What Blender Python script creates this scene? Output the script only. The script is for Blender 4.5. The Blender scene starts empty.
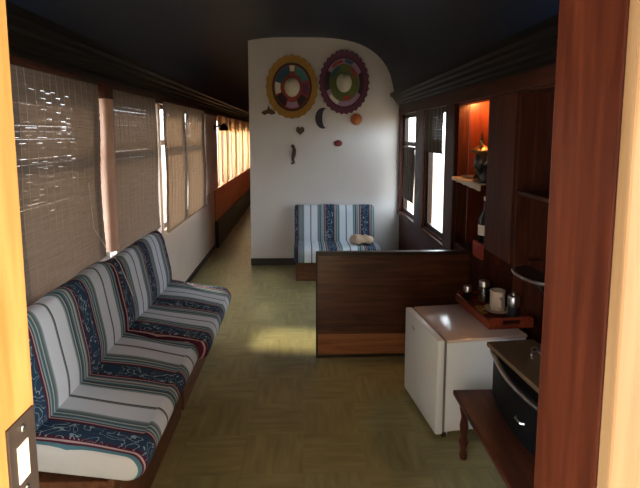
import bpy, bmesh, math, random
from mathutils import Vector, Matrix
random.seed(7)
PI = math.pi
SC = bpy.context.scene
COL = SC.collection

# ------------------------------------------------------------ camera
F, CX, CY, W, HT = 480.0, 320.0, 188.0, 640.0, 488.0
cam_d = bpy.data.cameras.new('camera'); cam = bpy.data.objects.new('camera', cam_d); COL.objects.link(cam)
cam_d.sensor_fit = 'HORIZONTAL'; cam_d.sensor_width = 36.0
cam_d.lens = F / W * 36.0
cam_d.shift_y = -(HT / 2 - CY) / W
cam_d.clip_start = 0.05
yaw, pit = math.atan(18 / F), math.atan(53 / F)
cam.location = (0, 0, 1.6)
cam.rotation_euler = (PI / 2 - pit, 0, -yaw)
SC.camera = cam

# ------------------------------------------------------------ world, sun, area light, exposure
world = bpy.data.worlds.new('world'); SC.world = world; world.use_nodes = True
bg = world.node_tree.nodes['Background']
bg.inputs[1].default_value = 3.6
_nt = world.node_tree                                   # bright hazy sky above, sunlit dusty ground below the horizon
_tc = _nt.nodes.new('ShaderNodeTexCoord'); _sp = _nt.nodes.new('ShaderNodeSeparateXYZ'); _cr = _nt.nodes.new('ShaderNodeValToRGB')
_nt.links.new(_tc.outputs['Generated'], _sp.inputs[0]); _mr = _nt.nodes.new('ShaderNodeMapRange')
_mr.inputs[1].default_value = -1; _mr.inputs[2].default_value = 1; _nt.links.new(_sp.outputs['Z'], _mr.inputs[0]); _nt.links.new(_mr.outputs[0], _cr.inputs[0])
_cr.color_ramp.elements[0].position = .46; _cr.color_ramp.elements[0].color = (.26, .21, .16, 1)
_cr.color_ramp.elements[1].position = .52; _cr.color_ramp.elements[1].color = (.88, .93, 1.0, 1)
_nt.links.new(_cr.outputs[0], bg.inputs[0])

sd = bpy.data.lights.new('sun', 'SUN'); sun = bpy.data.objects.new('sun', sd); COL.objects.link(sun)
sd.energy = 8.0; sd.color = (1.0, 0.80, 0.55); sd.angle = math.radians(14.0)
sun.rotation_euler = Vector((-1.0, 0.35, 0.75)).to_track_quat('Z', 'Y').to_euler()   # stands left of the carriage

ad = bpy.data.lights.new('vestibule_light', 'AREA'); area = bpy.data.objects.new('vestibule_light', ad); COL.objects.link(area)
ad.shape = 'RECTANGLE'; ad.size = 0.7; ad.size_y = 1.5; ad.energy = 30; ad.color = (1.0, 0.97, 0.94)
area.location = (1.28, -0.12, 1.15)
area.rotation_euler = Vector((1.0, -0.62, 0.15)).to_track_quat('Z', 'Y').to_euler()    # daylight of the open carriage door behind

ad2 = bpy.data.lights.new('vestibule_light', 'AREA'); area2 = bpy.data.objects.new('vestibule_light', ad2); COL.objects.link(area2)
ad2.shape = 'RECTANGLE'; ad2.size = 0.7; ad2.size_y = 1.5; ad2.energy = 38; ad2.color = (.72, .86, 1.0)
area2.location = (-1.28, -0.12, 1.15)
area2.rotation_euler = Vector((-1.0, -0.62, 0.15)).to_track_quat('Z', 'Y').to_euler()    # the opposite side door

SC.view_settings.view_transform = 'Standard'; SC.view_settings.look = 'None'
SC.view_settings.exposure = 1.8; SC.view_settings.gamma = 1.0; SC.view_settings.use_curve_mapping = False

# ------------------------------------------------------------ materials
def new_mat(name):
    m = bpy.data.materials.new(name); m.use_nodes = True
    nt = m.node_tree; b = nt.nodes['Principled BSDF']
    return m, nt, b
def N(nt, t, **kw):
    n = nt.nodes.new(t)
    for k, v in kw.items(): setattr(n, k, v)
    return n
def col(c): return (c[0], c[1], c[2], 1)

def plain(name, c, rough=0.5, metal=0.0, var=0.12, scale=12, bump=0.0, spec=0.5):
    m, nt, b = new_mat(name)
    tc = N(nt, 'ShaderNodeTexCoord'); no = N(nt, 'ShaderNodeTexNoise'); no.inputs['Scale'].default_value = scale
    no.inputs['Detail'].default_value = 4
    nt.links.new(tc.outputs['Object'], no.inputs['Vector'])
    mx = N(nt, 'ShaderNodeMix', data_type='RGBA')
    mx.inputs[6].default_value = col([v * (1 - var) for v in c]); mx.inputs[7].default_value = col([min(1, v * (1 + var)) for v in c])
    nt.links.new(no.outputs['Fac'], mx.inputs[0]); nt.links.new(mx.outputs[2], b.inputs['Base Color'])
    b.inputs['Roughness'].default_value = rough; b.inputs['Metallic'].default_value = metal
    b.inputs['Specular IOR Level'].default_value = spec
    if bump:
        bp = N(nt, 'ShaderNodeBump'); bp.inputs['Strength'].default_value = bump; bp.inputs['Distance'].default_value = 0.01
        nt.links.new(no.outputs['Fac'], bp.inputs['Height']); nt.links.new(bp.outputs[0], b.inputs['Normal'])
    return m

def wood(name, dark, light, axis='Z', rough=0.3, scale=1.0, coat=0.0, spec=.3):
    m, nt, b = new_mat(name)
    tc = N(nt, 'ShaderNodeTexCoord'); mp = N(nt, 'ShaderNodeMapping')
    s = [14 * scale] * 3; s['XYZ'.index(axis)] = 1.1 * scale
    mp.inputs['Scale'].default_value = s
    n1 = N(nt, 'ShaderNodeTexNoise'); n1.inputs['Scale'].default_value = 1.6; n1.inputs['Detail'].default_value = 8; n1.inputs['Distortion'].default_value = 1.2
    n2 = N(nt, 'ShaderNodeTexNoise'); n2.inputs['Scale'].default_value = 7; n2.inputs['Detail'].default_value = 3
    nt.links.new(tc.outputs['Object'], mp.inputs[0]); nt.links.new(mp.outputs[0], n1.inputs['Vector']); nt.links.new(mp.outputs[0], n2.inputs['Vector'])
    ad_ = N(nt, 'ShaderNodeMath', operation='MULTIPLY_ADD'); ad_.inputs[1].default_value = 0.35
    nt.links.new(n2.outputs['Fac'], ad_.inputs[0]); nt.links.new(n1.outputs['Fac'], ad_.inputs[2])
    cr = N(nt, 'ShaderNodeValToRGB'); cr.color_ramp.elements[0].position = 0.45; cr.color_ramp.elements[1].position = 0.9
    cr.color_ramp.elements[0].color = col(dark); cr.color_ramp.elements[1].color = col(light)
    nt.links.new(ad_.outputs[0], cr.inputs[0]); nt.links.new(cr.outputs[0], b.inputs['Base Color'])
    b.inputs['Roughness'].default_value = rough
    b.inputs['Specular IOR Level'].default_value = spec
    b.inputs['Coat Weight'].default_value = coat; b.inputs['Coat Roughness'].default_value = 0.15
    bp = N(nt, 'ShaderNodeBump'); bp.inputs['Strength'].default_value = 0.12; bp.inputs['Distance'].default_value = 0.004
    nt.links.new(ad_.outputs[0], bp.inputs['Height']); nt.links.new(bp.outputs[0], b.inputs['Normal'])
    return m

def stripes(name, phase=0.0, period=0.42):
    """woven blanket cloth: stripes along the local y axis, period 0.42 m"""
    m, nt, b = new_mat(name)
    tc = N(nt, 'ShaderNodeTexCoord'); sp = N(nt, 'ShaderNodeSeparateXYZ'); nt.links.new(tc.outputs['Object'], sp.inputs[0])
    d = N(nt, 'ShaderNodeMath', operation='DIVIDE'); d.inputs[1].default_value = period; nt.links.new(sp.outputs['Y'], d.inputs[0])
    a = N(nt, 'ShaderNodeMath', operation='ADD'); a.inputs[1].default_value = phase; nt.links.new(d.outputs[0], a.inputs[0])
    f = N(nt, 'ShaderNodeMath', operation='FRACT'); nt.links.new(a.outputs[0], f.inputs[0])
    cr = N(nt, 'ShaderNodeValToRGB'); cr.color_ramp.interpolation = 'CONSTANT'
    maroon = (.075, .014, .035); blue = (.020, .050, .095); pink = (.42, .30, .30); teal = (.06, .15, .18)
    white = (.60, .68, .77); grey = (.15, .19, .20); dark = (.05, .07, .09); cream = (.42, .43, .42); lt = (.28, .37, .42)
    st = [(0, maroon), (.022, blue), (.205, maroon), (.232, pink), (.247, dark), (.262, lt), (.285, teal), (.315, cream), (.330, teal), (.350, grey), (.372, lt),
          (.39, white), (.555, grey), (.575, dark), (.588, white), (.755, lt), (.775, teal), (.80, cream), (.815, dark), (.835, teal), (.86, lt), (.885, dark), (.90, cream), (.93, teal), (.955, maroon), (.972, pink), (.988, maroon)]
    els = cr.color_ramp.elements
    els[0].position = 0; els[0].color = col(st[0][1]); els[1].position = st[1][0]; els[1].color = col(st[1][1])
    for p, c in st[2:]:
        e = els.new(p); e.color = col(c)
    nt.links.new(f.outputs[0], cr.inputs[0])
    # white scrollwork on the blue stripe
    nz = N(nt, 'ShaderNodeTexNoise'); nz.inputs['Scale'].default_value = 13; nz.inputs['Detail'].default_value = 0.5; nz.inputs['Distortion'].default_value = 2.2
    nt.links.new(tc.outputs['Object'], nz.inputs['Vector'])
    s1 = N(nt, 'ShaderNodeMath', operation='SUBTRACT'); s1.inputs[1].default_value = 0.5; nt.links.new(nz.outputs['Fac'], s1.inputs[0])
    s2 = N(nt, 'ShaderNodeMath', operation='ABSOLUTE'); nt.links.new(s1.outputs[0], s2.inputs[0])
    s3 = N(nt, 'ShaderNodeMath', operation='LESS_THAN'); s3.inputs[1].default_value = 0.018; nt.links.new(s2.outputs[0], s3.inputs[0])
    l1 = N(nt, 'ShaderNodeMath', operation='LESS_THAN'); l1.inputs[1].default_value = 0.20; nt.links.new(f.outputs[0], l1.inputs[0])
    mu = N(nt, 'ShaderNodeMath', operation='MULTIPLY'); nt.links.new(s3.outputs[0], mu.inputs[0]); nt.links.new(l1.outputs[0], mu.inputs[1])
    mu2 = N(nt, 'ShaderNodeMath', operation='MULTIPLY'); mu2.inputs[1].default_value = 0.7; nt.links.new(mu.outputs[0], mu2.inputs[0])
    mx = N(nt, 'ShaderNodeMix', data_type='RGBA'); mx.inputs[7].default_value = (.36, .50, .56, 1)
    nt.links.new(mu2.outputs[0], mx.inputs[0]); nt.links.new(cr.outputs[0], mx.inputs[6])
    nt.links.new(mx.outputs[2], b.inputs['Base Color'])
    b.inputs['Roughness'].default_value = 0.9; b.inputs['Specular IOR Level'].default_value = 0.15
    wv = N(nt, 'ShaderNodeTexNoise'); wv.inputs['Scale'].default_value = 160; nt.links.new(tc.outputs['Object'], wv.inputs['Vector'])
    bp = N(nt, 'ShaderNodeBump'); bp.inputs['Strength'].default_value = 0.25; bp.inputs['Distance'].default_value = 0.003
    nt.links.new(wv.outputs['Fac'], bp.inputs['Height']); nt.links.new(bp.outputs[0], b.inputs['Normal'])
    return m

def floor_mat():
    m, nt, b = new_mat('olive_lino')
    tc = N(nt, 'ShaderNodeTexCoord')
    br = N(nt, 'ShaderNodeTexChecker'); br.inputs['Scale'].default_value = 3.3
    nt.links.new(tc.outputs['Object'], br.inputs['Vector'])
    def streak(sx, sy):
        mp = N(nt, 'ShaderNodeMapping'); mp.inputs['Scale'].default_value = (sx, sy, 1)
        n = N(nt, 'ShaderNodeTexNoise'); n.inputs['Scale'].default_value = 1; n.inputs['Detail'].default_value = 2
        nt.links.new(tc.outputs['Object'], mp.inputs[0]); nt.links.new(mp.outputs[0], n.inputs['Vector']); return n
    a, c = streak(26, 4), streak(4, 26)
    mx = N(nt, 'ShaderNodeMix', data_type='FLOAT'); nt.links.new(br.outputs['Fac'], mx.inputs[0])
    nt.links.new(a.outputs['Fac'], mx.inputs[2]); nt.links.new(c.outputs['Fac'], mx.inputs[3])
    big = N(nt, 'ShaderNodeTexNoise'); big.inputs['Scale'].default_value = 1.7; big.inputs['Detail'].default_value = 4
    nt.links.new(tc.outputs['Object'], big.inputs['Vector'])
    ad_ = N(nt, 'ShaderNodeMath', operation='MULTIPLY_ADD'); ad_.inputs[1].default_value = 0.6
    nt.links.new(big.outputs['Fac'], ad_.inputs[0]); nt.links.new(mx.outputs[0], ad_.inputs[2])
    cr = N(nt, 'ShaderNodeValToRGB'); cr.color_ramp.elements[0].position = 0.5; cr.color_ramp.elements[1].position = 1.1 - 0.1
    cr.color_ramp.elements[0].color = (.185, .175, .080, 1); cr.color_ramp.elements[1].color = (.325, .305, .145, 1)
    nt.links.new(ad_.outputs[0], cr.inputs[0]); nt.links.new(cr.outputs[0], b.inputs['Base Color'])
    b.inputs['Roughness'].default_value = 0.33
    bp = N(nt, 'ShaderNodeBump'); bp.inputs['Strength'].default_value = 0.08; bp.inputs['Distance'].default_value = 0.01
    nt.links.new(ad_.outputs[0], bp.inputs['Height']); nt.links.new(bp.outputs[0], b.inputs['Normal'])
    return m

def translucent(name, c, amt=0.5, scale=40, var=.2):
    m, nt, b = new_mat(name)
    tc = N(nt, 'ShaderNodeTexCoord'); mp = N(nt, 'ShaderNodeMapping'); mp.inputs['Scale'].default_value = (1, .15, 3)
    no = N(nt, 'ShaderNodeTexNoise'); no.inputs['Scale'].default_value = scale
    nt.links.new(tc.outputs['Object'], mp.inputs[0]); nt.links.new(mp.outputs[0], no.inputs['Vector'])
    mx = N(nt, 'ShaderNodeMix', data_type='RGBA'); mx.inputs[6].default_value = col([v * (1 - var) for v in c]); mx.inputs[7].default_value = col([min(1, v * (1 + var)) for v in c])
    nt.links.new(no.outputs['Fac'], mx.inputs[0]); nt.links.new(mx.outputs[2], b.inputs['Base Color'])
    b.inputs['Roughness'].default_value = 0.8
    tr = N(nt, 'ShaderNodeBsdfTranslucent'); nt.links.new(mx.outputs[2], tr.inputs[0])
    ms = N(nt, 'ShaderNodeMixShader'); ms.inputs[0].default_value = amt
    nt.links.new(b.outputs[0], ms.inputs[1]); nt.links.new(tr.outputs[0], ms.inputs[2])
    nt.links.new(ms.outputs[0], nt.nodes['Material Output'].inputs[0])
    return m

def glass(name, tint=(.95, .97, .97), refl=0.08):
    m, nt, b = new_mat(name)
    t = N(nt, 'ShaderNodeBsdfTransparent'); t.inputs[0].default_value = col(tint)
    g = N(nt, 'ShaderNodeBsdfGlossy'); g.inputs['Roughness'].default_value = 0.03
    ms = N(nt, 'ShaderNodeMixShader'); ms.inputs[0].default_value = refl
    nt.links.new(t.outputs[0], ms.inputs[1]); nt.links.new(g.outputs[0], ms.inputs[2])
    nt.links.new(ms.outputs[0], nt.nodes['Material Output'].inputs[0])
    return m

M = {}
M['ceiling'] = plain('dark_blue_gloss_paint', (.004, .013, .034), .45, var=.25, scale=2.5, bump=.05)
M['cornice'] = plain('dark_moulding_paint', (.007, .0055, .004), .34, var=.2, scale=6, spec=.22)
M['white'] = plain('white_wall_paint', (.60, .59, .58), .75, var=.04, scale=5)
M['rosy'] = plain('rosy_wall_paint', (.80, .63, .54), .6, var=.08, scale=4)
M['cream'] = plain('cream_wall_paint', (.64, .54, .46), .6, var=.08, scale=4)
M['mahog'] = wood('mahogany_wood', (.030, .008, .005), (.085, .024, .012), 'Z', .38, spec=.16)
M['mahog_y'] = wood('mahogany_wood_long', (.030, .010, .006), (.085, .024, .012), 'Y', .38, spec=.16)
M['mahog_x'] = wood('mahogany_wood_cross', (.035, .013, .008), (.10, .038, .020), 'X', .30, coat=.2)
M['redbrown'] = wood('red_brown_wood', (.050, .013, .008), (.11, .032, .017), 'Z', .5, spec=.15)
M['red_niche'] = wood('red_varnished_wood', (.075, .012, .005), (.13, .026, .008), 'Z', .4)
M['black_wood'] = wood('dark_stained_wood', (.010, .006, .004), (.034, .018, .010), 'Y', .35)
M['pine'] = wood('pine_wood', (.34, .15, .034), (.50, .265, .078), 'Z', .42, .6)
M['jambred'] = wood('red_varnished_jamb', (.018, .0035, .0015), (.052, .011, .004), 'Z', .34, .8, spec=.14)
M['trimpine'] = wood('dark_trim_pine', (.11, .055, .020), (.18, .105, .045), 'Z', .6, .6, spec=.1)  # one even pine tone, darker than the jamb pine
M['palepine'] = wood('pale_pine_wood', (.62, .40, .20), (.80, .60, .36), 'Z', .5, .6)
M['pine_x'] = wood('knotty_pine_board', (.16, .060, .022), (.33, .14, .055), 'X', .45, .6)
M['orange_wood'] = wood('orange_brown_wood', (.36, .12, .035), (.56, .22, .07), 'Z', .35)
M['post'] = wood('wood_with_pink_glow', (.55, .33, .25), (.74, .50, .38), 'Z', .45, .7)  # pink light falling on the post is mixed into this wood colour
M['base_wood'] = wood('brown_plinth_wood', (.06, .022, .010), (.15, .060, .026), 'Y', .4)
M['board_wood'] = wood('light_board_wood', (.075, .045, .022), (.15, .095, .05), 'Y', .4)
M['floor'] = floor_mat()
M['cloth'] = stripes('striped_blanket_cloth', 0.915, .49)
M['cloth3'] = stripes('striped_blanket_cloth_middle', 0.96, .43)
M['cloth2'] = stripes('striped_blanket_cloth_far', 0.12)
M['blind'] = translucent('bamboo_slats', (.28, .235, .205), .42, 30, .3)
M['blind_pale'] = translucent('pale_bamboo_slats', (.42, .34, .27), .40, 30, .2)
M['blind_dark'] = translucent('dark_slats', (.10, .08, .065), .15, 30, .3)
M['thread'] = plain('blind_thread', (.45, .38, .30), .8)
M['cord'] = plain('white_cord', (.75, .72, .68), .7)
M['curtain'] = translucent('golden_curtain_cloth', (.72, .55, .34), .42, 8, .12)
M['glass'] = glass('window_glass')
M['fridge'] = plain('white_enamel', (.72, .81, .88), .28, var=.03)
M['fridge_top'] = plain('worn_fridge_top', (.60, .50, .45), .16, var=.08)
M['gasket'] = plain('grey_rubber', (.18, .18, .19), .6)
M['metal'] = plain('scratched_metal', (.55, .55, .55), .28, 1.0)
M['darkmetal'] = plain('dark_metal', (.05, .05, .05), .35, .6)
M['black'] = plain('black_plastic', (.004, .004, .004), .55, spec=.12)
M['brass'] = plain('aged_brass', (.42, .28, .12), .35, 1.0)
M['cupcream'] = plain('cream_ceramic', (.62, .50, .38), .35, var=.03)
M['tray'] = wood('red_tray_wood', (.11, .016, .008), (.24, .045, .018), 'Y', .3)
M['yellow'] = plain('yellow_packet', (.62, .33, .05), .45)
M['cream_cloth'] = plain('beige_cloth', (.50, .38, .27), .85, var=.15, bump=.3)
M['plate'] = plain('strike_plate_metal', (.060, .040, .028), .5, .4, var=.4)
M['strike_hole'] = plain('pale_raw_wood', (.78, .66, .46), .6)
M['red'] = plain('red_paint', (.33, .04, .02), .5)
M['baseblk'] = plain('black_skirting', (.012, .010, .010), .45)
M['straw'] = plain('straw', (.55, .48, .34), .8, var=.12, scale=60, bump=.4)
M['bulb'] = None
mb_, nt_, b_ = new_mat('warm_bulb'); b_.inputs['Emission Color'].default_value = (1, .55, .2, 1); b_.inputs['Emission Strength'].default_value = 6; M['bulb'] = mb_

# ------------------------------------------------------------ mesh builders
class MB:
    def __init__(s): s.bm = bmesh.new()
    def box(s, x0, x1, y0, y1, z0, z1, bev=0.0):
        b = bmesh.new()
        r = bmesh.ops.create_cube(b, size=1.0)
        for v in r['verts']:
            v.co = Vector(((x0 + x1) / 2 + v.co.x * (x1 - x0), (y0 + y1) / 2 + v.co.y * (y1 - y0), (z0 + z1) / 2 + v.co.z * (z1 - z0)))
        if bev: bmesh.ops.bevel(b, geom=b.edges[:], offset=bev, segments=2, profile=.6, affect='EDGES')
        s._merge(b); return s
    def _merge(s, b):
        me = bpy.data.meshes.new('tmp'); b.to_mesh(me); b.free(); s.bm.from_mesh(me); bpy.data.meshes.remove(me)
    def prism(s, pts, a0, a1, axis='Y'):
        """pts: outline in the two other axes (X,Z for Y; X,Y for Z; Y,Z for X)"""
        def mk(p, a):
            return {'Y': (p[0], a, p[1]), 'Z': (p[0], p[1], a), 'X': (a, p[0], p[1])}[axis]
        b = bmesh.new()
        A = [b.verts.new(mk(p, a0)) for p in pts]; B = [b.verts.new(mk(p, a1)) for p in pts]
        n = len(pts)
        b.faces.new(A); b.faces.new(B[::-1])
        for i in range(n): b.faces.new((A[i], B[i], B[(i + 1) % n], A[(i + 1) % n]))
        bmesh.ops.recalc_face_normals(b, faces=b.faces[:])
        s._merge(b); return s
    def lathe(s, prof, c=(0, 0, 0), seg=24, sx=1.0, sy=1.0, axis='Z', rot=None):
        b = bmesh.new(); rings = []
        for r, z in prof:
            ring = []
            for i in range(seg):
                t = 2 * PI * i / seg
                ring.append(b.verts.new((max(r, .0004) * math.cos(t) * sx, max(r, .0004) * math.sin(t) * sy, z)))
            rings.append(ring)
        for k in range(len(rings) - 1):
            for i in range(seg):
                b.faces.new((rings[k][i], rings[k][(i + 1) % seg], rings[k + 1][(i + 1) % seg], rings[k + 1][i]))
        b.faces.new(rings[0][::-1]); b.faces.new(rings[-1])
        m = Matrix.Identity(4)
        if axis == 'Y': m = Matrix.Rotation(PI / 2, 4, 'X')     # z -> -y
        if axis == 'X': m = Matrix.Rotation(PI / 2, 4, 'Y')
        if rot is not None: m = rot @ m
        b.transform(Matrix.Translation(c) @ m)
        bmesh.ops.recalc_face_normals(b, faces=b.faces[:])
        s._merge(b); return s
    def tube(s, pts, r, seg=8):
        b = bmesh.new(); pts = [Vector(p) for p in pts]; rings = []
        rr = r if isinstance(r, (list, tuple)) else [r] * len(pts)
        for i, p in enumerate(pts):
            d = (pts[min(i + 1, len(pts) - 1)] - pts[max(i - 1, 0)]).normalized()
            u = d.orthogonal().normalized() if i == 0 else (u - d * u.dot(d)).normalized()
            w = d.cross(u)
            rings.append([b.verts.new(p + rr[i] * (math.cos(2 * PI * k / seg) * u + math.sin(2 * PI * k / seg) * w)) for k in range(seg)])
        for k in range(len(rings) - 1):
            for i in range(seg): b.faces.new((rings[k][i], rings[k][(i + 1) % seg], rings[k + 1][(i + 1) % seg], rings[k + 1][i]))
        b.faces.new(rings[0][::-1]); b.faces.new(rings[-1])
        bmesh.ops.recalc_face_normals(b, faces=b.faces[:])
        s._merge(b); return s
    def cushion(s, prof, y0, y1, rnd=0.05, sag=0.0, ny=28, bulge=0.0, seed=0):
        """closed x,z outline swept along y with rounded ends"""
        b = bmesh.new(); rings = []
        cx = sum(p[0] for p in prof) / len(prof); cz = sum(p[1] for p in prof) / len(prof)
        rs = random.Random(seed); ph = [rs.random() * 6 for _ in range(4)]
        L = y1 - y0; ys = []
        for k in range(6):
            t = k / 6; ys.append((y0 + rnd * (1 - math.cos(t * PI / 2)), math.sin(t * PI / 2)))
        ys += [(y0 + rnd + (L - 2 * rnd) * k / ny, 1.0) for k in range(ny + 1)]
        ys += [(2 * (y0 + y1) / 2 - q[0], q[1]) for q in ys[:6][::-1]]
        for y, f in ys:
            ring = []; t = (y - y0) / L
            for (px, pz) in prof:
                dx, dz = px - cx, pz - cz; d = math.hypot(dx, dz)
                k = max(0.0, 1 - rnd * (1 - f) / max(d, 1e-4))
                wob = .004 * (math.sin(y * 17 + ph[0]) + math.sin(y * 9 + px * 12 + ph[1]))
                up_ = 1 if dz > 0 else 0
                ring.append(b.verts.new((cx + dx * k + bulge * math.sin(PI * t) * (1 if dx > .1 else 0), y, cz + dz * k + up_ * (wob - sag * math.sin(PI * t)))))
            rings.append(ring)
        n = len(prof)
        for k in range(len(rings) - 1):
            for i in range(n): b.faces.new((rings[k][i], rings[k][(i + 1) % n], rings[k + 1][(i + 1) % n], rings[k + 1][i]))
        b.faces.new(rings[0][::-1]); b.faces.new(rings[-1])
        bmesh.ops.recalc_face_normals(b, faces=b.faces[:])
        s._merge(b); return s
    def xform(s, m): s.bm.transform(m); return s
    def build(s, name, mat, parent=None, smooth=False, **props):
        me = bpy.data.meshes.new(name); s.bm.to_mesh(me); s.bm.free()
        me.materials.append(mat)
        o = bpy.data.objects.new(name, me); COL.objects.link(o)
        if parent: o.parent = parent
        if smooth:
            for p in me.polygons: p.use_smooth = True
            if smooth != 'all':
                bm2 = bmesh.new(); bm2.from_mesh(me)
                for e in bm2.edges:
                    if len(e.link_faces) == 2 and e.calc_face_angle(0) > math.radians(40): e.smooth = False
                bm2.to_mesh(me); bm2.free()
        for k, v in props.items(): o[k] = v
        return o

def thing(name, label, cat, loc=(0, 0, 0), rz=0, group=None):
    o = bpy.data.objects.new(name, None); COL.objects.link(o)
    o.empty_display_size = .05
    o.location = loc; o.rotation_euler = (0, 0, rz); o['label'] = label; o['category'] = cat
    if group: o['group'] = group
    return o
def tag(o, label, cat, group=None, loc=None):
    o['label'] = label; o['category'] = cat
    if group: o['group'] = group
    if loc: o.location = loc
    return o
def struct(o, label=None):
    o['kind'] = 'structure'
    return o
def sempty(name):
    o = bpy.data.objects.new(name, None); COL.objects.link(o); o['kind'] = 'structure'; return o

def round_poly(pts, r, n=5):
    """round the corners of a closed polygon"""
    out = []; m = len(pts)
    for i in range(m):
        p = Vector(pts[i]); a = Vector(pts[i - 1]); c = Vector(pts[(i + 1) % m])
        rr = r[i] if isinstance(r, (list, tuple)) else r
        u = (a - p); v = (c - p); d = min(rr, u.length * .48, v.length * .48)
        A = p + u.normalized() * d; B = p + v.normalized() * d
        for k in range(n + 1):
            t = k / n; q = (1 - t) ** 2 * A + 2 * t * (1 - t) * p + t * t * B
            out.append((q.x, q.y))
    return out

# ============================================================ THE SETTING
XL, XR = -1.24, 1.20
YE = 14.0
struct(MB().box(-1.36, 1.36, -0.9, YE + .1, -.06, 0).build('floor', M['floor']))

# curved ceiling
XC = (XL + XR) / 2 + .0
def ceil_z(x):
    t = min(1, abs(x - XC) / 1.13)
    return 2.07 + .68 * math.sqrt(max(0, 1 - t ** 3.4))
pts = []
nseg = 60
for i in range(nseg + 1):
    a = -PI / 2 + PI * i / nseg
    x = XC + 1.13 * math.sin(a); pts.append((x, ceil_z(x)))
outer = [(x * 1.12, z + .06) for x, z in pts][::-1]
b = bmesh.new()
I0 = [b.verts.new((x, .58, z)) for x, z in pts]; I1 = [b.verts.new((x, YE, z)) for x, z in pts]
O0 = [b.verts.new((x, .58, z)) for x, z in outer[::-1]]; O1 = [b.verts.new((x, YE, z)) for x, z in outer[::-1]]
for i in range(nseg):
    b.faces.new((I0[i], I0[i + 1], I1[i + 1], I1[i])); b.faces.new((O0[i], O1[i], O1[i + 1], O0[i + 1]))
    b.faces.new((I0[i], O0[i], O0[i + 1], I0[i + 1])); b.faces.new((I1[i], I1[i + 1], O1[i + 1], O1[i]))
for i in (0, nseg): b.faces.new((I0[i], I1[i], O1[i], O0[i]))
bmesh.ops.recalc_face_normals(b, faces=b.faces[:])
mb = MB(); mb._merge(b); struct(mb.build('ceiling', M['ceiling'], smooth=True))

def wall_boxes(x0, x1, ya, yb, openings, z_top=2.09):
    mb = MB(); y = ya
    for (a, c, s, t) in openings:
        if a > y: mb.box(x0, x1, y, a, 0, z_top)
        mb.box(x0, x1, a, c, 0, s); mb.box(x0, x1, a, c, t, z_top); y = c
    if yb > y: mb.box(x0, x1, y, yb, 0, z_top)
    return mb
LW = [(1.10, 1.98, .80, 1.88), (2.08, 2.90, .80, 1.88), (3.08, 4.22, .74, 1.88), (4.30, 4.98, .74, 1.88), (5.06, 5.90, .74, 1.88)]
LC = [(6.98, 7.78, .84, 1.86), (7.96, 8.76, .84, 1.86), (8.94, 9.74, .84, 1.86), (9.92, 10.72, .84, 1.86), (10.90, 11.70, .84, 1.86), (11.88, 12.68, .84, 1.86)]
struct(wall_boxes(XL - .10, XL, .76, YE, LW + LC).build('wall_left', M['cream']))
RW = [(3.98, 4.64, .70, 1.84), (5.02, 5.74, .68, 1.84)]
RN = [(2.14, 2.62, .30, 1.84), (2.621, 3.069, 0, .86), (3.07, 3.66, .74, 1.83)]
struct(wall_boxes(XR, XR + .08, .76, YE, RN + RW).build('wall_right', M['mahog']))
struct(MB().box(XR + .10, XR + .15, 2.58, 3.09, 0, .90).box(XR + .075, XR + .10, 2.58, 2.6205, 0, .90).box(XR + .075, XR + .10, 3.055, 3.0695, 0, .90).box(XR + .075, XR + .10, 2.62, 3.055, .87, .90).build('wall_recess', M['mahog']))
# end wall of the carriage and the white cabin block
struct(MB().box(-1.34, -.62, YE, YE + .1, 0, 2.75).build('wall_back', M['black_wood']))
prof = [(-.63, 0), (XR, 0), (XR, 2.07)]
for i in range(40):
    x = (XC + 1.125) - (XC + 1.125 + .63) * i / 39; prof.append((x, ceil_z(x) - .004))
struct(MB().prism(prof, 5.83, 5.93, 'Y').build('wall_white', M['white']))
struct(MB().prism([(-.63, 0), (-.55, 0)] + [(-.55, 2.69), (-.63, 2.69)], 5.93, YE, 'Y').build('wall_corridor', M['mahog']))
struct(MB().box(-.635, 1.19, 5.815, 5.83, 0, .085, .004).build('baseboard_back', M['baseblk']))
struct(MB().box(XL, XL + .05, 6.76, YE, 0, .38, .006).build('baseboard_left', M['baseblk']))
struct(MB().box(XL, XL + .012, 3.62, 6.76, 0, .06, .003).build('baseboard_front_left', M['baseblk']))

# moulded cornices
def cornice(sgn, wall):
    s = [(0, 1.93), (.025, 1.93), (.025, 1.955), (.05, 1.965), (.05, 1.985), (.075, 1.995), (.075, 2.02), (.10, 2.03), (.10, 2.05), (.135, 2.06), (.135, 2.10), (0, 2.12)]
    return MB().prism([(wall + sgn * d, z) for d, z in s], .76, YE if sgn > 0 else 5.83, 'Y')
struct(cornice(1, XL).build('trim_1', M['cornice']))
struct(cornice(-1, XR).build('trim_2', M['cornice']))
# dark wooden header rails under the cornices
struct(MB().box(XL, XL + .035, .76, YE, 1.865, 1.93, .004).build('trim_3', M['mahog_y']))
struct(MB().box(XR - .03, XR, .76, 5.83, 1.84, 1.93, .004).build('trim_4', M['mahog_y']))
# window ledges
struct(MB().box(XL, XL + .03, .80, 3.05, .765, .80, .006).build('trim_5', M['palepine']))
struct(MB().box(XR - .025, XR, 3.40, 5.83, .64, .68, .006).build('trim_6', M['mahog_y']))
# corridor dado in orange wood
mb = MB()
y = 6.76
while y < YE - .2:
    mb.box(XL, XL + .02, y + .01, min(y + .78, YE), .38, .80, .006); y += .80
mb.box(XL, XL + .03, 6.76, YE, .80, .84, .006)
struct(mb.build('trim_7', M['orange_wood']))
mb = MB()
for k in range(7): mb.box(XL, XL + .03, 6.98 + .98 * k - .17, 6.98 + .98 * k - .03, .845, 1.865, .004)
struct(mb.build('trim_12', M['orange_wood']))
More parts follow.
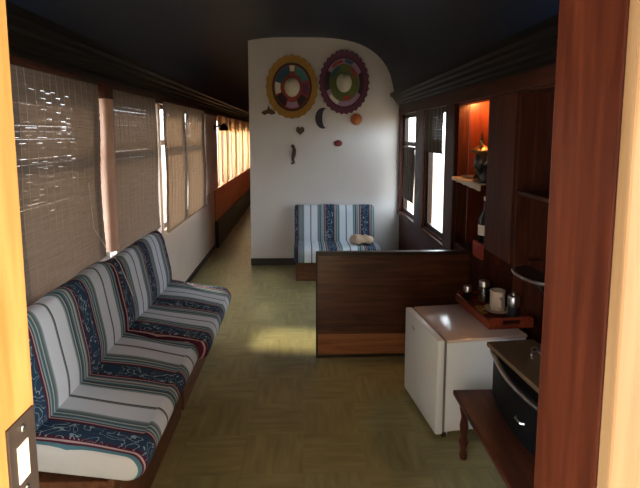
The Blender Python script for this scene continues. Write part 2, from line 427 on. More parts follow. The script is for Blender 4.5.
# posts on the right wall, standing proud between the openings
mb = MB()
for a, c in ((4.66, 4.98), (3.70, 3.94), (5.75, 5.82)): mb.box(XR - .022, XR, a, c, .68, 1.85, .005)
struct(mb.build('trim_8', M['mahog']))
struct(MB().box(XR - .012, XR, 2.66, 3.03, .86, 1.84, .005).build('trim_9', M['redbrown']))
struct(MB().box(XL, XL + .05, 6.02, 6.74, .84, 1.865, .02).build('trim_10', M['rosy']))
struct(MB().box(XL, XL + .025, 6.745, 6.80, .84, 1.865, .006).build('trim_11', M['mahog']))

# vestibule round the camera, its two side doors standing open
mb = MB().box(-1.36, -1.30, .30, .60, 0, 2.3).box(-1.36, -1.30, -.9, .30, 2.0, 2.3).box(-1.36, -1.30, -.9, -.55, 0, 2.0).box(1.30, 1.36, .30, .60, 0, 2.3).box(1.30, 1.36, -.9, .30, 2.0, 2.3).box(1.30, 1.36, -.9, -.55, 0, 2.0)
struct(mb.build('wall_vestibule', M['cream']))
struct(MB().box(-1.36, 1.36, -.96, -.9, 0, 2.3).build('wall_behind', M['cream']))
struct(MB().box(-1.36, 1.36, -.96, .60, 2.3, 2.36).build('ceiling_vestibule', M['cream']))
# windows
wn = [0]
def window(side, a, c, s, t, mat, bars=(), name=None):
    wn[0] += 1
    e = sempty('window_%d' % wn[0]); x = (XL - .06) if side < 0 else (XR + .04)
    e.location = (x, (a + c) / 2, s)
    h = (c - a) / 2; H = t - s; w = .045
    mb = MB(); d = .02
    mb.box(-d, d, -h, -h + w, 0, H, .003).box(-d, d, h - w, h, 0, H, .003).box(-d, d, -h + w, h - w, 0, w, .003).box(-d, d, -h + w, h - w, H - w, H, .003)
    for z in bars: mb.box(-d, d, -h + w, h - w, z - s - .025, z - s + .025, .003)
    mb.build('window_frame', mat, e)
    MB().box(-.003, .003, -h + w, h - w, w, H - w).build('window_pane', M['glass'], e)
for a, c, s, t in LW: window(-1, a, c, s, t, M['mahog'], (1.53,) if s > .7 else ())
for a, c, s, t in LC: window(-1, a, c, s, t, M['orange_wood'])
for a, c, s, t in RW: window(1, a, c, s, t, M['black_wood'], (1.5,) if a > 5 else ())

# doorway in front: partition with jambs
zt = 2.75
mb = MB().prism([(-1.36, 0), (-.47, 0), (-.47, 2.10), (.43, 2.10), (.43, 0), (1.36, 0), (1.36, 2.3), (.9, 2.8), (-.9, 2.8), (-1.36, 2.3)], .60, .74, 'Y')
struct(mb.build('wall_front', M['palepine']))
d1 = sempty('door_1'); d1.location = (0, .67, 0)
MB().box(-.47, -.44, -.09, .09, 0, 2.07, .004).build('door_jamb', M['pine'], d1, label='yellow pine jamb on the left of the doorway')
MB().box(.40, .43, -.075, .09, 0, 2.07, .004).build('door_jamb', M['jambred'], d1, label='dark red varnished jamb on the right of the doorway')
MB().box(-.47, .43, -.09, .09, 2.07, 2.10, .003).build('door_head', M['jambred'], d1)
MB().box(.4005, .56, -.100, -.0755, 0, 2.10, .004).build('door_trim', M['trimpine'], d1, label='pale pine edge strip')
sp_ = MB().box(-.441, -.436, .012, .082, .93, 1.165, .001).build('strike_plate', M['plate'], d1, label='rusty metal strike plate')
MB().box(-.437, -.4345, .030, .058, 1.065, 1.125).build('strike_opening', M['strike_hole'], sp_)
MB().box(-.437, -.4345, .030, .058, .955, 1.035).build('strike_opening', M['strike_hole'], sp_)
MB().lathe([(0, 0), (.006, .001), (.005, .003), (0, .004)], (-.436, .048, 1.147), 12, axis='X').build('screw', M['metal'], sp_)
MB().lathe([(0, 0), (.006, .001), (.005, .003), (0, .004)], (-.436, .048, 1.047), 12, axis='X').build('screw', M['metal'], sp_)

# ============================================================ BENCHES
def bench(name, label, loc, rz, L, seat_z, back_z, mat, depth_f=.66, tilt=.085, near_in=0.0, front=None, thick=.125):
    """local: x from wall to aisle, y along the bench"""
    t = thing(name, label, 'bench', loc, rz, None)
    sb, sf = seat_z + tilt, seat_z
    x1 = depth_f
    # wooden plinth
    front = front or x1 - .09
    MB().box(.01, front - .024, .03, L - .02, .0, sf - thick - .005, .006).build('base', M['base_wood'], t)
    MB().box(front - .025, front, .02, L - .015, .0, sf - thick + .03, .005).build('front_board', M['base_wood'], t)
    # seat cushion
    prof = round_poly([(.08, sb - thick), (x1 - .02, sf - thick), (x1 + .005, sf - .05), (x1 - .02, sf + .005), (x1 * .62, sf + (sb - sf) * .42 + .018), (.20, sb), (.08, sb)], [.03, .03, .05, .06, .1, .1, .02], 5)
    MB().cushion(prof, 0, L, .05, .008, bulge=.0, seed=int(L * 100) + 1).build('seat_cushion', mat, t, smooth='all')
    # leaning backrest
    prof = round_poly([(.10, sb - .06), (.25, sb - .06), (.255, sb + .06), (.205, back_z - .06), (.175, back_z), (.12, back_z), (.075, back_z - .04)], [.02, .02, .05, .05, .035, .04, .02], 5)
    MB().cushion(prof, 0, L, .03, .004, seed=int(L * 100) + 5).build('backrest', mat, t, smooth='all')
    return t
b1 = bench('upholstered_bench', 'blue and white striped upholstered bench nearest the doorway, under the first left blinds', (XL, 1.64, 0), 0, .99, .43, .915, M['cloth'], .66, front=.545, thick=.095)
MB().box(.30, .34, -.05, .03, .0, .26, .004).build('support_strut', M['board_wood'], b1, label='light wooden strut under the near end')
b2 = bench('upholstered_bench', 'striped upholstered bench further along the left wall, its seat butting the nearer one', (XL, 2.655, 0), 0, .94, .43, .895, M['cloth3'], .70, front=.545)
# booth bench against the white wall: local x -> -Y, local y -> +X
b3 = bench('booth_bench', 'small striped bench with back against the white wall, facing the wooden partition', (-.09, 5.825, 0), -PI / 2, .95, .385, .775, M['cloth2'], .76, tilt=-.03, thick=.17)

# booth partition
pt = thing('booth_partition', 'dark wooden booth partition with pine kick board across the right of the aisle', 'partition', (.095, 3.32, 0))
Lp = XR - .095 - .002
MB().box(.012, Lp, 0, .022, .17, .75).build('panel', M['mahog_x'], pt)
MB().box(.012, Lp, -.004, .02, .02, .172, .003).build('kick_board', M['pine_x'], pt, label='knotty lighter pine board')
MB().box(0, Lp, -.012, .035, .75, .778, .005).build('top_rail', M['black_wood'], pt)
MB().box(0, .014, -.012, .035, 0, .75, .003).build('end_post', M['black_wood'], pt)
MB().box(.014, Lp, -.010, .02, 0, .022, .003).build('bottom_rail', M['black_wood'], pt)
MB().box(.03, Lp, .035, .50, .30, .34, .005).build('seat_board', M['base_wood'], pt)
MB().box(.03, .06, .44, .50, 0, .30, .003).build('leg', M['base_wood'], pt)
# cloth on the far bench
b = bmesh.new(); bmesh.ops.create_icosphere(b, subdivisions=3, radius=1)
for v in b.verts:
    k = v.co.copy(); n = 1 + .18 * math.sin(7 * k.x + 3 * k.y) + .12 * math.sin(11 * k.z + 5 * k.x)
    pinch = 1 - .45 * math.exp(-((k.x - .05) / .18) ** 2)
    v.co = Vector((k.x * .14, k.y * .09 * n, max(k.z, -.35) * .075 * n * pinch))
mb = MB(); mb._merge(b)
tag(mb.build('cloth_bundle', M['cream_cloth'], smooth='all'), 'beige crumpled cloth bundle lying on the seat of the small striped bench', 'cloth', loc=(.66, 5.25, .43))

# ============================================================ BLINDS
def blind(label, side, a, c, z0, z1, mat, pitch=.0085, dx=.045, group=None, threads=7, cord=False, holes=False, name='bamboo_blind'):
    sgn = 1 if side < 0 else -1; x = (XL if side < 0 else XR) + sgn * dx
    t = thing(name, label, 'blind', (x, (a + c) / 2, z0)); h = (c - a) / 2; Hh = z1 - z0
    r = random.Random(int(a * 100)); mb = MB(); n = int(Hh / pitch); B = mb.bm
    for i in range(n):
        z = i * pitch + r.uniform(-.0004, .0004)
        o = r.uniform(-.0012, .0012); e = r.uniform(-.003, .003)
        bow = .006 * math.sin(z * 7 + a); loose = holes and .28 < z / Hh < .94
        ns = max(2, int(2 * h / .045)) if loose else 1
        for q in range(ns):
            y0_ = -(h + e) + 2 * (h + e) * q / ns; y1_ = -(h + e) + 2 * (h + e) * (q + 1) / ns
            w = pitch * (r.uniform(.91, .97) if loose and r.random() < .13 else 1.03)
            vs = [B.verts.new((sx * .0008 + o + bow, yy, z + sz * w)) for sx in (-1, 1) for yy in (y0_, y1_) for sz in (0, 1)]
            for f in ((0, 1, 3, 2), (4, 6, 7, 5), (0, 4, 5, 1), (2, 3, 7, 6), (0, 2, 6, 4), (1, 5, 7, 3)): B.faces.new([vs[k] for k in f])
    mb.build('slats', mat, t)
    mt = MB()
    for k in range(threads):
        y = -h + (k + .5) * 2 * h / threads + r.uniform(-.01, .01)
        mt.tube([(sgn * (.004) + .006 * math.sin(z * 7 + a), y, z) for z in [Hh * j / 12 for j in range(13)]], .0011, 4)
    mt.build('threads', M['thread'], t)
    MB().box(-.008, .008, -h, h, Hh - .012, Hh + .012, .003).build('head_rail', M['mahog_y'], t)
    MB().lathe([(0, -h), (.007, -h), (.007, h), (0, h)], (sgn * .002, 0, -.004), 8, axis='Y').build('bottom_rod', mat if side < 0 else M['black'], t)
    if cord:
        MB().tube([(.012, h * .55, Hh * .45), (.02, h * .58, Hh * .2), (.08, h * .6, .09), (.155, h * .58, .0), (.187, h * .6, -.10), (.217, h * .62, -.2)], .0018, 5).build('pull_cord', M['cord'], t)
    return t
blind('wide brown bamboo blind closest to the doorway, light sparkling through its slats', -1, 1.15, 1.97, .885, 1.90, M['blind'], holes=True, threads=14)
blind('brown bamboo blind with a hanging white cord, between the doorway blind and the rosy post', -1, 1.99, 2.90, .875, 1.90, M['blind'], holes=True, threads=14, cord=True)
blind('brown bamboo blind just past the rosy post, above the join of the benches', -1, 3.08, 4.03, .84, 1.90, M['blind'], threads=12)
blind('paler bamboo blind just right of the bright open slit in the left wall', -1, 4.24, 5.035, .74, 1.90, M['blind_pale'], threads=7)
blind('paler bamboo blind with a dark lower rod, last before the corridor', -1, 5.04, 6.00, .74, 1.90, M['blind_pale'], threads=7)
blind('dark half lowered slat blind on the window beside the cabinet', 1, 4.02, 4.62, 1.45, 1.85, M['blind_dark'], dx=.012, threads=5, name='slat_blind')
blind('dark slat blind on the window beside the white wall, lowered most of the way', 1, 5.04, 5.60, .88, 1.46, M['blind_dark'], dx=.012, threads=5, name='slat_blind')
# rosy post between the first windows
tag(MB().prism(round_poly([(0, -.06), (.075, -.06), (.095, 0), (.075, .06), (0, .06)], [.004, .02, .05, .02, .004]), .0, .93, 'Z').build('window_post', M['post'], smooth=True),
    'rosy wooden post, its pink glow put into the colour, between two brown bamboo blinds', 'post', loc=(XL, 2.99, .885))
tag(MB().box(.036, .080, -.055, .055, 0, .09, .004).build('post_cap', M['mahog']), 'dark wooden block above the rosy post', 'block', loc=(XL, 2.99, 1.8155))

# corridor curtains with scalloped pelmet
for i, (a, c, s, t) in enumerate(LC):
    nm = ['nearest to the corridor mouth', 'second along the corridor', 'third along the corridor', 'fourth along the corridor', 'fifth along the corridor', 'at the far end of the corridor'][i]
    cu = thing('window_curtain', 'golden translucent curtain with scalloped pelmet on the window ' + nm, 'curtain', (XL + .035, (a + c) / 2, s), 0, 'corridor curtains')
    h = (c - a) / 2 + .02
    for side in (-1, 1):
        b = bmesh.new(); n = 26; rows = []
        for zz in (0.02, .5, 1.0):
            wv = .42 if zz > .9 else (.36 if zz > .4 else .40)
            row = []
            for k in range(n + 1):
                u = k / n; y = side * (h - u * h * wv * 1.5)
                row.append(b.verts.new((.012 * math.sin(u * 26) + .0, y, zz * (t - s))))
            rows.append(row)
        for q in range(2):
            for k in range(n): b.faces.new((rows[q][k], rows[q][k + 1], rows[q + 1][k + 1], rows[q + 1][k]))
        bmesh.ops.solidify(b, geom=b.faces[:], thickness=.002)
        m_ = MB(); m_._merge(b); m_.build('curtain_panel', M['curtain'], cu, smooth='all')
    outl = [(-h, t - s + .02), (-h, t - s - .16)]
    for k in range(4):
        for j in range(1, 9):
            u = (k + j / 8) / 4; outl.append((-h + 2 * h * u, t - s - .16 - .05 * math.sin(PI * j / 8)))
    outl.append((h, t - s + .02))
    MB().prism(outl, .016, .020, 'X').build('pelmet', M['curtain'], cu)
# dark bracket lamp at the mouth of the corridor
wl = thing('wall_lamp', 'dark hooded wall lamp under the cornice at the corridor mouth', 'lamp', (XL + .05, 6.62, 1.70))
MB().lathe([(0, 0), (.04, .002), (.035, .02), (0, .024)], (0, 0, 0), 16, axis='X').build('back_plate', M['darkmetal'], wl, smooth=True)
MB().tube([(.01, 0, 0), (.07, 0, .03), (.12, 0, .02)], .01).build('arm', M['darkmetal'], wl, smooth=True)
MB().lathe([(.018, .06), (.05, .02), (.065, -.04), (.055, -.04), (.04, .01), (.0, .04)], (.13, 0, 0), 20).build('lamp_shade', M['darkmetal'], wl, smooth=True)

# ============================================================ WALL DECORATIONS
YW = 5.828
def ring_poly(rx, rz, n, wob=0, k=0, y=0):
    return [((rx + wob * math.cos(k * 2 * PI * i / n)) * math.cos(2 * PI * i / n), (rz + wob * math.cos(k * 2 * PI * i / n)) * math.sin(2 * PI * i / n)) for i in range(n)]
def sombrero(label, x, z, rx, rz, bands, crown_mat, wob, k, patches):
    t = thing('sombrero', label, 'hat', (x, YW, z))
    n = 96; prev = None
    for i, (f0, f1, m, lift0, lift1) in enumerate(bands):
        b = bmesh.new(); A = ring_poly(rx * f0, rz * f0, n, wob * (i == 0), k); B = ring_poly(rx * f1, rz * f1, n, 0, 1)
        va = [b.verts.new((p[0], -lift0, p[1])) for p in A]; vb = [b.verts.new((p[0], -lift1, p[1])) for p in B]
        vc = [b.verts.new((p[0], -lift0 + .006, p[1])) for p in A]; vd = [b.verts.new((p[0], -lift1 + .006, p[1])) for p in B]
        for j in range(n):
            q = (j + 1) % n
            b.faces.new((va[j], va[q], vb[q], vb[j])); b.faces.new((vc[j], vd[j], vd[q], vc[q]))
            b.faces.new((va[j], vc[j], vc[q], va[q])); b.faces.new((vb[j], vb[q], vd[q], vd[j]))
        bmesh.ops.recalc_face_normals(b, faces=b.faces[:])
        mm = MB(); mm._merge(b); mm.build('brim_rim' if i == 0 else 'brim_band', m, t, smooth=True)
    MB().lathe([(.095, -.02), (.088, .05), (.072, .11), (.05, .15), (.02, .165), (0, .167)], (0, 0, -.0), 28, 1.0, 1.25, axis='Y').build('crown', crown_mat, t, smooth=True)
    for (ang0, ang1, f0, f1, m, lift) in patches:
        poly = []
        for j in range(9):
            a = math.radians(ang0 + (ang1 - ang0) * j / 8); poly.append((rx * f1 * math.cos(a), rz * f1 * math.sin(a)))
        for j in range(9):
            a = math.radians(ang1 + (ang0 - ang1) * j / 8); poly.append((rx * f0 * math.cos(a), rz * f0 * math.sin(a)))
        MB().prism(poly, -lift - .003, -lift + .004, 'Y').build('woven_patch', m, t)
    return t
pm = lambda n, c: plain(n, c, .8, var=.2, scale=40, bump=.3)
cy_, cd_, cb_, cr_, cg_, cpu, cpi, cte = pm('yellow_straw', (.34, .19, .035)), pm('dark_straw', (.04, .025, .03)), pm('blue_straw', (.03, .10, .16)), pm('red_straw', (.30, .05, .04)), pm('green_straw', (.10, .14, .04)), pm('purple_straw', (.12, .035, .08)), pm('lilac_straw', (.34, .22, .36)), pm('teal_straw', (.05, .20, .20))
palm = pm('pale_straw', (.62, .60, .48))
sombrero('sombrero with yellow brim and pale crown, left of the two on the white wall', -.115, 2.165, .305, .37,
         [(1.0, .77, cy_, .045, .030), (.77, .70, cd_, .034, .028), (.70, .30, cr_, .028, .018)], palm, .006, 24,
         [(100, 165, .42, .68, cb_, .026), (20, 75, .42, .68, cte, .026), (165, 200, .45, .66, palm, .026), (205, 245, .40, .68, cd_, .026), (250, 292, .48, .66, cpi, .027), (296, 330, .42, .68, cd_, .026), (335, 372, .40, .66, cpu, .026), (80, 98, .5, .68, palm, .027)])
sombrero('sombrero with purple scalloped brim and pale crown, right of the two on the white wall', .505, 2.22, .295, .37,
         [(1.0, .80, cpu, .045, .032), (.80, .76, cd_, .034, .030), (.76, .60, cpi, .030, .024), (.60, .30, cg_, .024, .018)], palm, .010, 30,
         [(95, 135, .62, .72, cr_, .034), (150, 200, .60, .76, cd_, .033), (215, 250, .62, .74, palm, .034), (330, 385, .62, .76, cd_, .033), (60, 88, .62, .74, cb_, .034), (265, 300, .44, .57, cr_, .030), (20, 60, .44, .57, cr_, .030), (110, 160, .44, .57, cb_, .030)])

def plaque(name, label, cat, x, z, poly, mat, th=.018):
    o = MB().prism(poly, -th, 0, 'Y').build(name, mat); return tag(o, label, cat, loc=(x, YW, z))
cres = []
for i in range(25):
    a = math.radians(48 + 264 * i / 24); cres.append((.095 * math.cos(a), .125 * math.sin(a)))
for i in range(1, 24):
    a = math.radians(312 - 264 * i / 24); cres.append((.0636 + (.095 * math.cos(a) - .0636) * .46, .125 * math.sin(a) * .90))
mb_o = plaque('moon_plaque', 'dark crescent moon plaque on the white wall below the hats', 'wall ornament', .255, 1.80, cres, pm('dark_glazed_clay', (.035, .035, .05)))
sunp = thing('sun_plaque', 'round orange clay sun plaque below the purple hat', 'wall ornament', (.655, YW, 1.79))
MB().lathe([(0, 0), (.055, 0), (.062, .012), (.05, .025), (.02, .034), (0, .036)], (0, 0, 0), 24, axis='Y').build('face', pm('orange_clay', (.42, .13, .04)), sunp, smooth=True)
rays = [((.078 if i % 2 else .062) * math.cos(2 * PI * i / 32), (.078 if i % 2 else .062) * math.sin(2 * PI * i / 32)) for i in range(32)]
MB().prism(rays, -.010, 0, 'Y').build('rays', pm('brown_clay', (.20, .07, .03)), sunp)
gp = MB().tube([(.022, -.012, .095), (-.005, -.015, .11), (-.022, -.014, .095)], [.012, .016, .007])
gp.tube([(.0, -.012, .11), (.018, -.014, .06), (.012, -.014, .0), (.0, -.012, -.055), (.012, -.012, -.10), (-.012, -.012, -.115), (-.018, -.012, -.095)], [.014, .022, .026, .018, .012, .008, .005])
tag(gp.build('seahorse_ornament', pm('brown_clay_dark', (.07, .045, .04)), smooth=True), 'small dark seahorse-shaped ornament, lowest on the white wall', 'wall ornament', loc=(-.11, YW, 1.365))
bp_ = [(0, -.03), (-.05, -.05), (-.085, -.02), (-.06, .0), (-.01, .02), (0, .07), (.02, .03), (.075, .0), (.085, -.03), (.04, -.045)]
plaque('butterfly_plaque', 'small brown butterfly-shaped plaque at the lower left of the yellow hat', 'wall ornament', -.40, 1.885, bp_, pm('butterfly_clay', (.10, .05, .025)), .014)
hp = [(0, -.055), (-.05, -.01), (-.048, .03), (-.022, .045), (0, .028), (.022, .045), (.048, .03), (.05, -.01)]
plaque('heart_plaque', 'small brown heart-shaped plaque below the yellow hat', 'wall ornament', -.02, 1.655, hp, pm('heart_clay', (.075, .05, .035)))
lp_ = MB().lathe([(0, 0), (.05, 0), (.045, .018), (.022, .032), (0, .035)], (0, 0, 0), 20, 1, .78, axis='Y')
tag(lp_.build('red_plaque', pm('dark_red_clay', (.16, .025, .025)), smooth=True), 'small rounded dark red plaque right of the seahorse ornament', 'wall ornament', loc=(.44, YW, 1.50))

# ============================================================ RIGHT HAND NICHES
cab = thing('wall_cabinet', 'red varnished wall cabinet with a lit upper shelf, past the wide post', 'cabinet', (XR + .002, 3.365, .74))
MB().box(.24, .26, -.31, .31, 0, 1.24).build('back_panel', M['red_niche'], cab)
MB().box(.081, .24, .293, .313, 0, 1.24).build('side_panel', M['red_niche'], cab)
MB().box(.081, .24, -.313, -.293, 0, 1.24).build('side_panel', M['red_niche'], cab)
MB().box(.0, .24, -.293, .293, 0, .02).build('bottom_panel', M['mahog_y'], cab)
MB().box(.081, .24, -.293, .293, 1.22, 1.24).build('top_panel', M['red_niche'], cab)
MB().box(-.035, .24, -.293, .293, .515, .535).build('shelf', M['mahog_y'], cab)
b = bmesh.new()
r0 = []
for k in range(25):
    y = -.293 + .586 * k / 24; dz = .002 * math.sin(k * 1.1) ; drop = .018 + .022 * (1 - k / 24) + dz
    r0.append([b.verts.new(v) for v in ((.03, y, .541), (-.040, y, .543), (-.046, y, .535), (-.044, y, .535 - drop), (-.038, y, .535 - drop), (-.036, y, .533))])
for k in range(24):
    for j in range(6): b.faces.new((r0[k][j], r0[k][(j + 1) % 6], r0[k + 1][(j + 1) % 6], r0[k + 1][j]))
b.faces.new(r0[0]); b.faces.new(r0[-1][::-1]); bmesh.ops.recalc_face_normals(b, faces=b.faces[:])
mb = MB(); mb._merge(b); mb.build('shelf_runner', M['cupcream'], cab, smooth=True, label='cream cloth edging along the lit shelf')
lampb = MB().lathe([(0, .0), (.018, .008), (.026, .03), (.018, .055), (.012, .07), (0, .07)], (.15, .10, 1.15), 16).build('lamp_bulb', M['bulb'], cab, smooth=True)
pl_d = bpy.data.lights.new('cabinet_lamp', 'POINT'); pl_d.energy = 4.5; pl_d.color = (1, .42, .12); pl_d.shadow_soft_size = .03
pl = bpy.data.objects.new('cabinet_lamp', pl_d); COL.objects.link(pl); pl.location = (XR + .15, 3.50, 1.86)

cab2 = thing('wall_cabinet', 'dark open wall cabinet beside the right door jamb, empty and unlit', 'cabinet', (XR + .002, 2.38, .30))
MB().box(.24, .26, -.25, .25, 0, 1.55).build('back_panel', M['red_niche'], cab2)
MB().box(.0, .24, .237, .257, 0, 1.55).build('side_panel', M['mahog'], cab2)
MB().box(.0, .24, -.257, -.237, 0, 1.55).build('side_panel', M['mahog'], cab2)
MB().box(.0, .24, -.237, .237, 1.53, 1.55).build('top_panel', M['mahog_y'], cab2)
MB().box(.0, .24, -.237, .237, .0, .02).build('bottom_panel', M['mahog_y'], cab2)
MB().box(.0, .24, -.237, .237, .97, .99).build('shelf', M['mahog_y'], cab2)

# things on the lit shelf
zs = .74 + .536 + .006
X0 = XR
lt = thing('oil_lantern', 'brass lantern with a pointed finial on the lit cabinet shelf', 'lantern', (X0 + .05, 3.30, zs))
MB().lathe([(0, 0), (.055, 0), (.06, .02), (.045, .04), (.04, .06), (.05, .075), (0, .075)], seg=20).build('base', M['brass'], lt, smooth=True)
MB().lathe([(.03, .075), (.05, .11), (.052, .15), (.035, .185)], seg=20).build('globe', plain('smoked_glass', (.05, .05, .045), .1), lt, smooth=True)
MB().lathe([(.035, .185), (.075, .20), (.072, .215), (.03, .24), (.012, .25), (.010, .265), (.018, .28), (.008, .30), (.002, .335), (0, .34)], seg=20).build('finial_cap', M['brass'], lt, smooth=True)
kt = thing('kettle', 'dark metal kettle beside the brass lantern on the lit shelf', 'kettle', (X0 + .06, 3.165, zs))
MB().lathe([(0, 0), (.065, 0), (.075, .03), (.07, .08), (.045, .12), (.0, .125)], seg=22).build('body', M['darkmetal'], kt, smooth=True)
MB().lathe([(.045, .12), (.04, .135), (.012, .142), (.014, .155), (0, .165)], seg=16).build('lid', M['metal'], kt, smooth=True)
MB().tube([(0, .05, .10), (0, .055, .17), (0, 0, .20), (0, -.055, .17), (0, -.05, .10)], .006).build('handle', M['brass'], kt, smooth=True)
MB().tube([(-.06, 0, .05), (-.095, 0, .08), (-.11, 0, .115)], [.016, .011, .008]).build('spout', M['darkmetal'], kt, smooth=True)
tag(MB().lathe([(0, 0), (.05, 0), (.075, .012), (.078, .016), (.05, .008), (0, .006)], seg=22, sy=1.3).build('small_dish', M['metal'], smooth=True),
    'flat metal dish on the lit shelf, left of the brass lantern', 'dish', loc=(X0 + .06, 3.50, zs))
pj = thing('storage_jar', 'tall jar with brass lid and pink patterned side, by the shelf post', 'jar', (X0 + .19, 3.16, zs))
MB().lathe([(0, 0), (.035, 0), (.038, .02), (.038, .30), (.03, .33), (0, .33)], seg=18).build('body', plain('pink_brown_ceramic', (.22, .10, .08), .35, var=.5, scale=30), pj, smooth=True)
MB().lathe([(.036, .33), (.036, .36), (.0, .37)], seg=18).build('lid', M['brass'], pj, smooth=True)
# things in the lower half
zl = .74 + .02
bt = thing('glass_bottle', 'dark glass bottle with a white band painted as window reflections in the lower cabinet', 'bottle', (X0 + .06, 3.20, zl + .11))
MB().lathe([(0, 0), (.045, 0), (.052, .02), (.052, .16), (.02, .22), (.018, .28), (.022, .285), (0, .29)], seg=24).build('body', plain('dark_bottle_glass', (.012, .018, .014), .06), bt, smooth=True)
MB().lathe([(.02, .285), (.02, .31), (0, .312)], seg=16).build('stopper', M['metal'], bt, smooth=True)
MB().lathe([(.0525, .05), (.0528, .05), (.0528, .12), (.0525, .12)], seg=24).build('painted_glint', M['cord'], bt, smooth=True)  # white band painted on for the window's glints in the glass
tag(MB().box(-.06, .06, -.08, .08, 0, .108, .006).build('small_box', M['red']), 'small red box under the dark bottle in the lower cabinet', 'box', loc=(X0 + .06, 3.20, zl))

# ============================================================ FRIDGE
fr = thing('mini_fridge', 'small white fridge standing on the floor with a tray on top', 'fridge', (.695, 2.345, 0), math.radians(7))
# local: x away from the aisle, y away from the camera; door on the x=0 side
Wf, Df, Hf = .50, .50, .545
MB().box(.055, Wf, .006, Df - .006, .035, Hf - .012, .008).build('body', M['fridge'], fr, smooth=True)
MB().box(.052, Wf + .004, 0, Df, Hf - .018, Hf, .006).build('top_panel', M['fridge_top'], fr, smooth=True)
MB().box(0, .040, 0, Df, .028, Hf, .010).build('door', M['fridge'], fr, smooth=True)
MB().box(.040, .053, .008, Df - .008, .035, Hf - .006).build('door_seal', M['gasket'], fr)
MB().box(.036, .060, -.003, .012, .015, .035, .002).build('hinge', M['darkmetal'], fr)
for x, y in ((.07, .04), (Wf - .04, .04), (.07, Df - .04), (Wf - .04, Df - .04)):
    MB().lathe([(0, 0), (.014, 0), (.016, .006), (.012, .036), (0, .036)], (x, y, 0), 12).build('foot', M['cord'], fr, smooth=True)
MB().box(-.0015, .001, .33, .38, Hf - .085, Hf - .065).build('badge', M['metal'], fr)

# tray
zt_ = Hf + .001
tr = thing('wooden_tray', 'red wooden tray with cut-out handles on top of the small fridge', 'tray', (1.125, 2.72, zt_), math.radians(4))
tw, tl = .130, .235
MB().box(-tw, tw, -tl, tl, 0, .010, .002).build('tray_base', M['tray'], tr)
MB().box(-tw, -tw + .012, -tl, tl, .01, .050, .003).build('long_side', M['tray'], tr)
MB().box(tw - .012, tw, -tl, tl, .01, .050, .003).build('long_side', M['tray'], tr)
for s in (-1, 1):
    y0, y1 = (s * tl, s * (tl - .012)); y0, y1 = min(y0, y1), max(y0, y1)
    e = MB(); xs = tw - .012
    e.box(-xs, xs, y0, y1, .01, .024).box(-xs, -.05, y0, y1, .024, .050).box(.05, xs, y0, y1, .024, .050).box(-xs, xs, y0, y1, .046, .064, .004)
    e.build('end_side', M['tray'], tr)
zi = zt_ + .011
cp = thing('mug', 'plain cream mug standing on a saucer in the tray', 'mug', (1.155, 2.715, zi + .016))
MB().lathe([(0, 0), (.040, 0), (.043, .006), (.043, .115), (.040, .115), (.040, .012), (0, .010)], seg=32).build('body', M['cupcream'], cp, smooth=True)
MB().tube([(-.0, -.042, .08), (-.01, -.07, .075), (-.01, -.072, .04), (0, -.043, .025)], .006).build('handle', M['cupcream'], cp, smooth=True)
tag(MB().lathe([(0, .001), (.045, .001), (.055, .004), (.078, .016), (.079, .019), (.05, .010), (.045, .015), (0, .015)], seg=32).build('saucer', M['cupcream'], smooth=True),
    'cream saucer under the mug in the tray', 'saucer', loc=(1.155, 2.715, zi))
for k, (x, y, a, z) in enumerate([(1.045, 2.68, .4, 0), (1.06, 2.76, 1.1, 0), (1.055, 2.72, .8, .013)]):
    o = MB().box(-.032, .032, -.022, .022, 0, .012, .004).build('tea_packet', M['yellow'])
    tag(o, ['yellow packet lying nearest the mug in the tray', 'yellow packet lying deeper in the tray behind the nearest one', 'yellow packet lying across the other two in the tray'][k], 'packet', 'yellow packets in the tray', (x, y, zi + z)); o.rotation_euler = (0, 0, a)
def jar(label, x, y, z, r, h, lid=True):
    t = thing('glass_jar', label, 'jar', (x, y, z))
    MB().lathe([(0, 0), (r * .95, 0), (r, .008), (r, h * .8), (r * .8, h * .86), (r * .8, h), (r * .76, h), (r * .76, h * .86), (r * .95, h * .79), (r * .95, .01), (0, .008)], seg=24).build('body', M['glass'], t, smooth=True)
    if lid: MB().lathe([(r * .86, h - .02), (r * .88, h - .02), (r * .88, h + .012), (r * .8, h + .016), (0, h + .016)], seg=24).build('lid', M['metal'], t, smooth=True)
    MB().lathe([(0, .012), (r * .9, .012), (r * .9, h * .5), (0, h * .5)], seg=20).build('contents', plain('brown_coffee', (.04, .022, .012), .7), t, smooth=True)
    return t
jar('small glass jar at the back left of the tray', 1.04, 2.90, zi, .030, .085)
jar('glass jar with silver lid at the back of the tray, left of the mug', 1.135, 2.875, zi, .036, .125)
cn = thing('canister', 'silver lidded canister at the right end of the tray', 'canister', (1.20, 2.60, zi))
MB().lathe([(0, 0), (.030, 0), (.031, .004), (.031, .085), (0, .085)], seg=24).build('body', M['darkmetal'], cn, smooth=True)
MB().lathe([(.033, .075), (.034, .078), (.034, .13), (.030, .136), (.012, .139), (.010, .150), (.014, .160), (0, .165)], seg=24).build('lid', M['metal'], cn, smooth=True)

# low wooden bench in front of the fridge and what stands on it
lb = thing('low_table', 'low dark wooden side table with turned legs in front of the fridge', 'table', (.745, 1.40, 0))
MB().box(0, .43, 0, .84, .315, .340, .008).build('tabletop', M['mahog_y'], lb)
for (x, y) in ((.05, .80), (.38, .80), (.05, .04), (.38, .04)):
    MB().lathe([(0, 0), (.016, 0), (.02, .02), (.014, .05), (.024, .09), (.016, .12), (.022, .17), (.015, .22), (.024, .26), (.024, .315), (0, .315)], (x, y, 0), 14).build('leg', M['mahog'], lb, smooth=True)
MB().box(.05, .38, .80, .82, .26, .315).build('apron', M['mahog_x'], lb)
MB().box(.04, .06, .06, .78, .26, .315).build('apron', M['mahog_y'], lb)

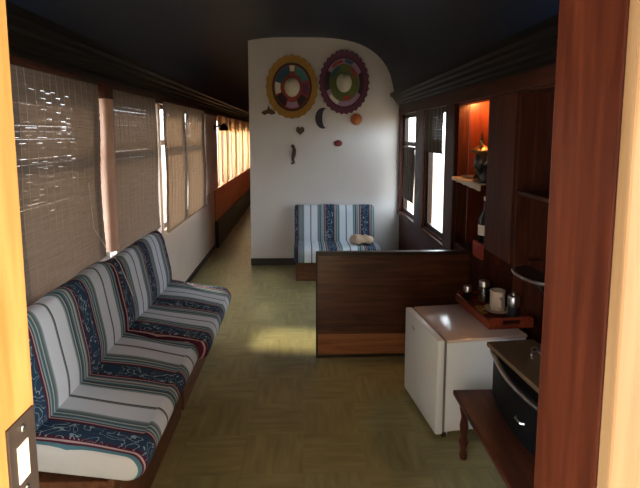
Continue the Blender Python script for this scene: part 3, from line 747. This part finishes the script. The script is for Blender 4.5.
ov = thing('tabletop_oven', 'black bow-fronted tabletop oven with chrome trim on the low table', 'oven', (1.175, 1.84, .3405), math.radians(5))
def bow(d, y0, y1, x_in, b_):   # outline in x,y: bowed on the -x side
    o = [(0, y0), (0, y1)]
    for k in range(17):
        u = k / 16; y = y1 + (y0 - y1) * u; o.append((-d - b_ * math.sin(PI * u), y))
    return o
MB().prism(bow(.225, -.36, .36, 0, .065), .012, .235, 'Z').build('body', M['black'], ov, smooth=True)
cp_ = []
for k in range(25):
    u = k / 24; cp_.append((-.232 - .067 * math.sin(PI * u), .365 - .73 * u, .225 - .004 * math.sin(PI * u)))
bandm = MB()
for dz in (0,): bandm.tube(cp_, .011, 10)
bandm.build('chrome_trim', M['metal'], ov, smooth=True)
MB().tube([(-.288, .03, .10), (-.300, .02, .10), (-.300, -.02, .10), (-.288, -.03, .10)], .005).build('handle', M['metal'], ov, smooth=True)
for y in (-.3, .3):
    for x in (-.04, -.2): MB().lathe([(0, 0), (.012, 0), (.012, .012), (0, .012)], (x, y, 0), 10).build('foot', M['black'], ov)
bd = thing('wooden_board', 'flat wooden board lying on top of the black oven', 'board', (1.175, 1.84, .577), math.radians(5))
MB().box(-.245, 0.0, -.38, .395, 0, .022, .004).build('board', M['board_wood'], bd)
ky = MB()
for (x, y, r, t0) in ((0, 0, .016, 0), (.02, -.022, .012, .6), (-.012, .028, .013, 1.2)):
    ky.tube([(x + r * math.cos(2 * PI * k / 14), y + r * math.sin(2 * PI * k / 14), .006 + .012 * math.sin(PI * k / 14 + t0) ** 2) for k in range(15)], .0028, 6)
ky.tube([(.01, -.03, .004), (-.02, -.07, .004)], .004, 6); ky.tube([(-.02, .03, .004), (-.045, -.01, .004)], .004, 6); ky.tube([(0, 0, .01), (.015, .03, .035), (.03, .05, .03)], .003, 6)
tag(ky.build('key_ring', M['metal'], smooth=True), 'silver bunch of keys on the wooden board', 'keys', loc=(1.085, 2.06, .601))

# dark rounded shelf on the right wall
ws = thing('corner_shelf', 'small dark rounded shelf with metal rim on the wall above the canister', 'shelf', (XR - .001, 2.28, .90))
o_ = [(0, -.16), (0, .16)]
for k in range(1, 16): a = PI * k / 16; o_.append((-.13 * math.sin(a) ** .7, .16 * math.cos(a)))
wy = MB().prism(o_, 0, .014, 'Z').build('board', M['darkmetal'], ws)
MB().tube([(-.13 * math.sin(PI * k / 16) ** .7 - .002, .16 * math.cos(PI * k / 16), .008) for k in range(1, 16)], .009, 8).build('rim', M['metal'], ws, smooth=True)
MB().tube([(-.005, -.10, .0), (-.02, -.10, -.09), (-.07, -.10, -.02), (-.10, -.10, 0)], .005, 8).build('bracket', M['darkmetal'], ws, smooth=True)
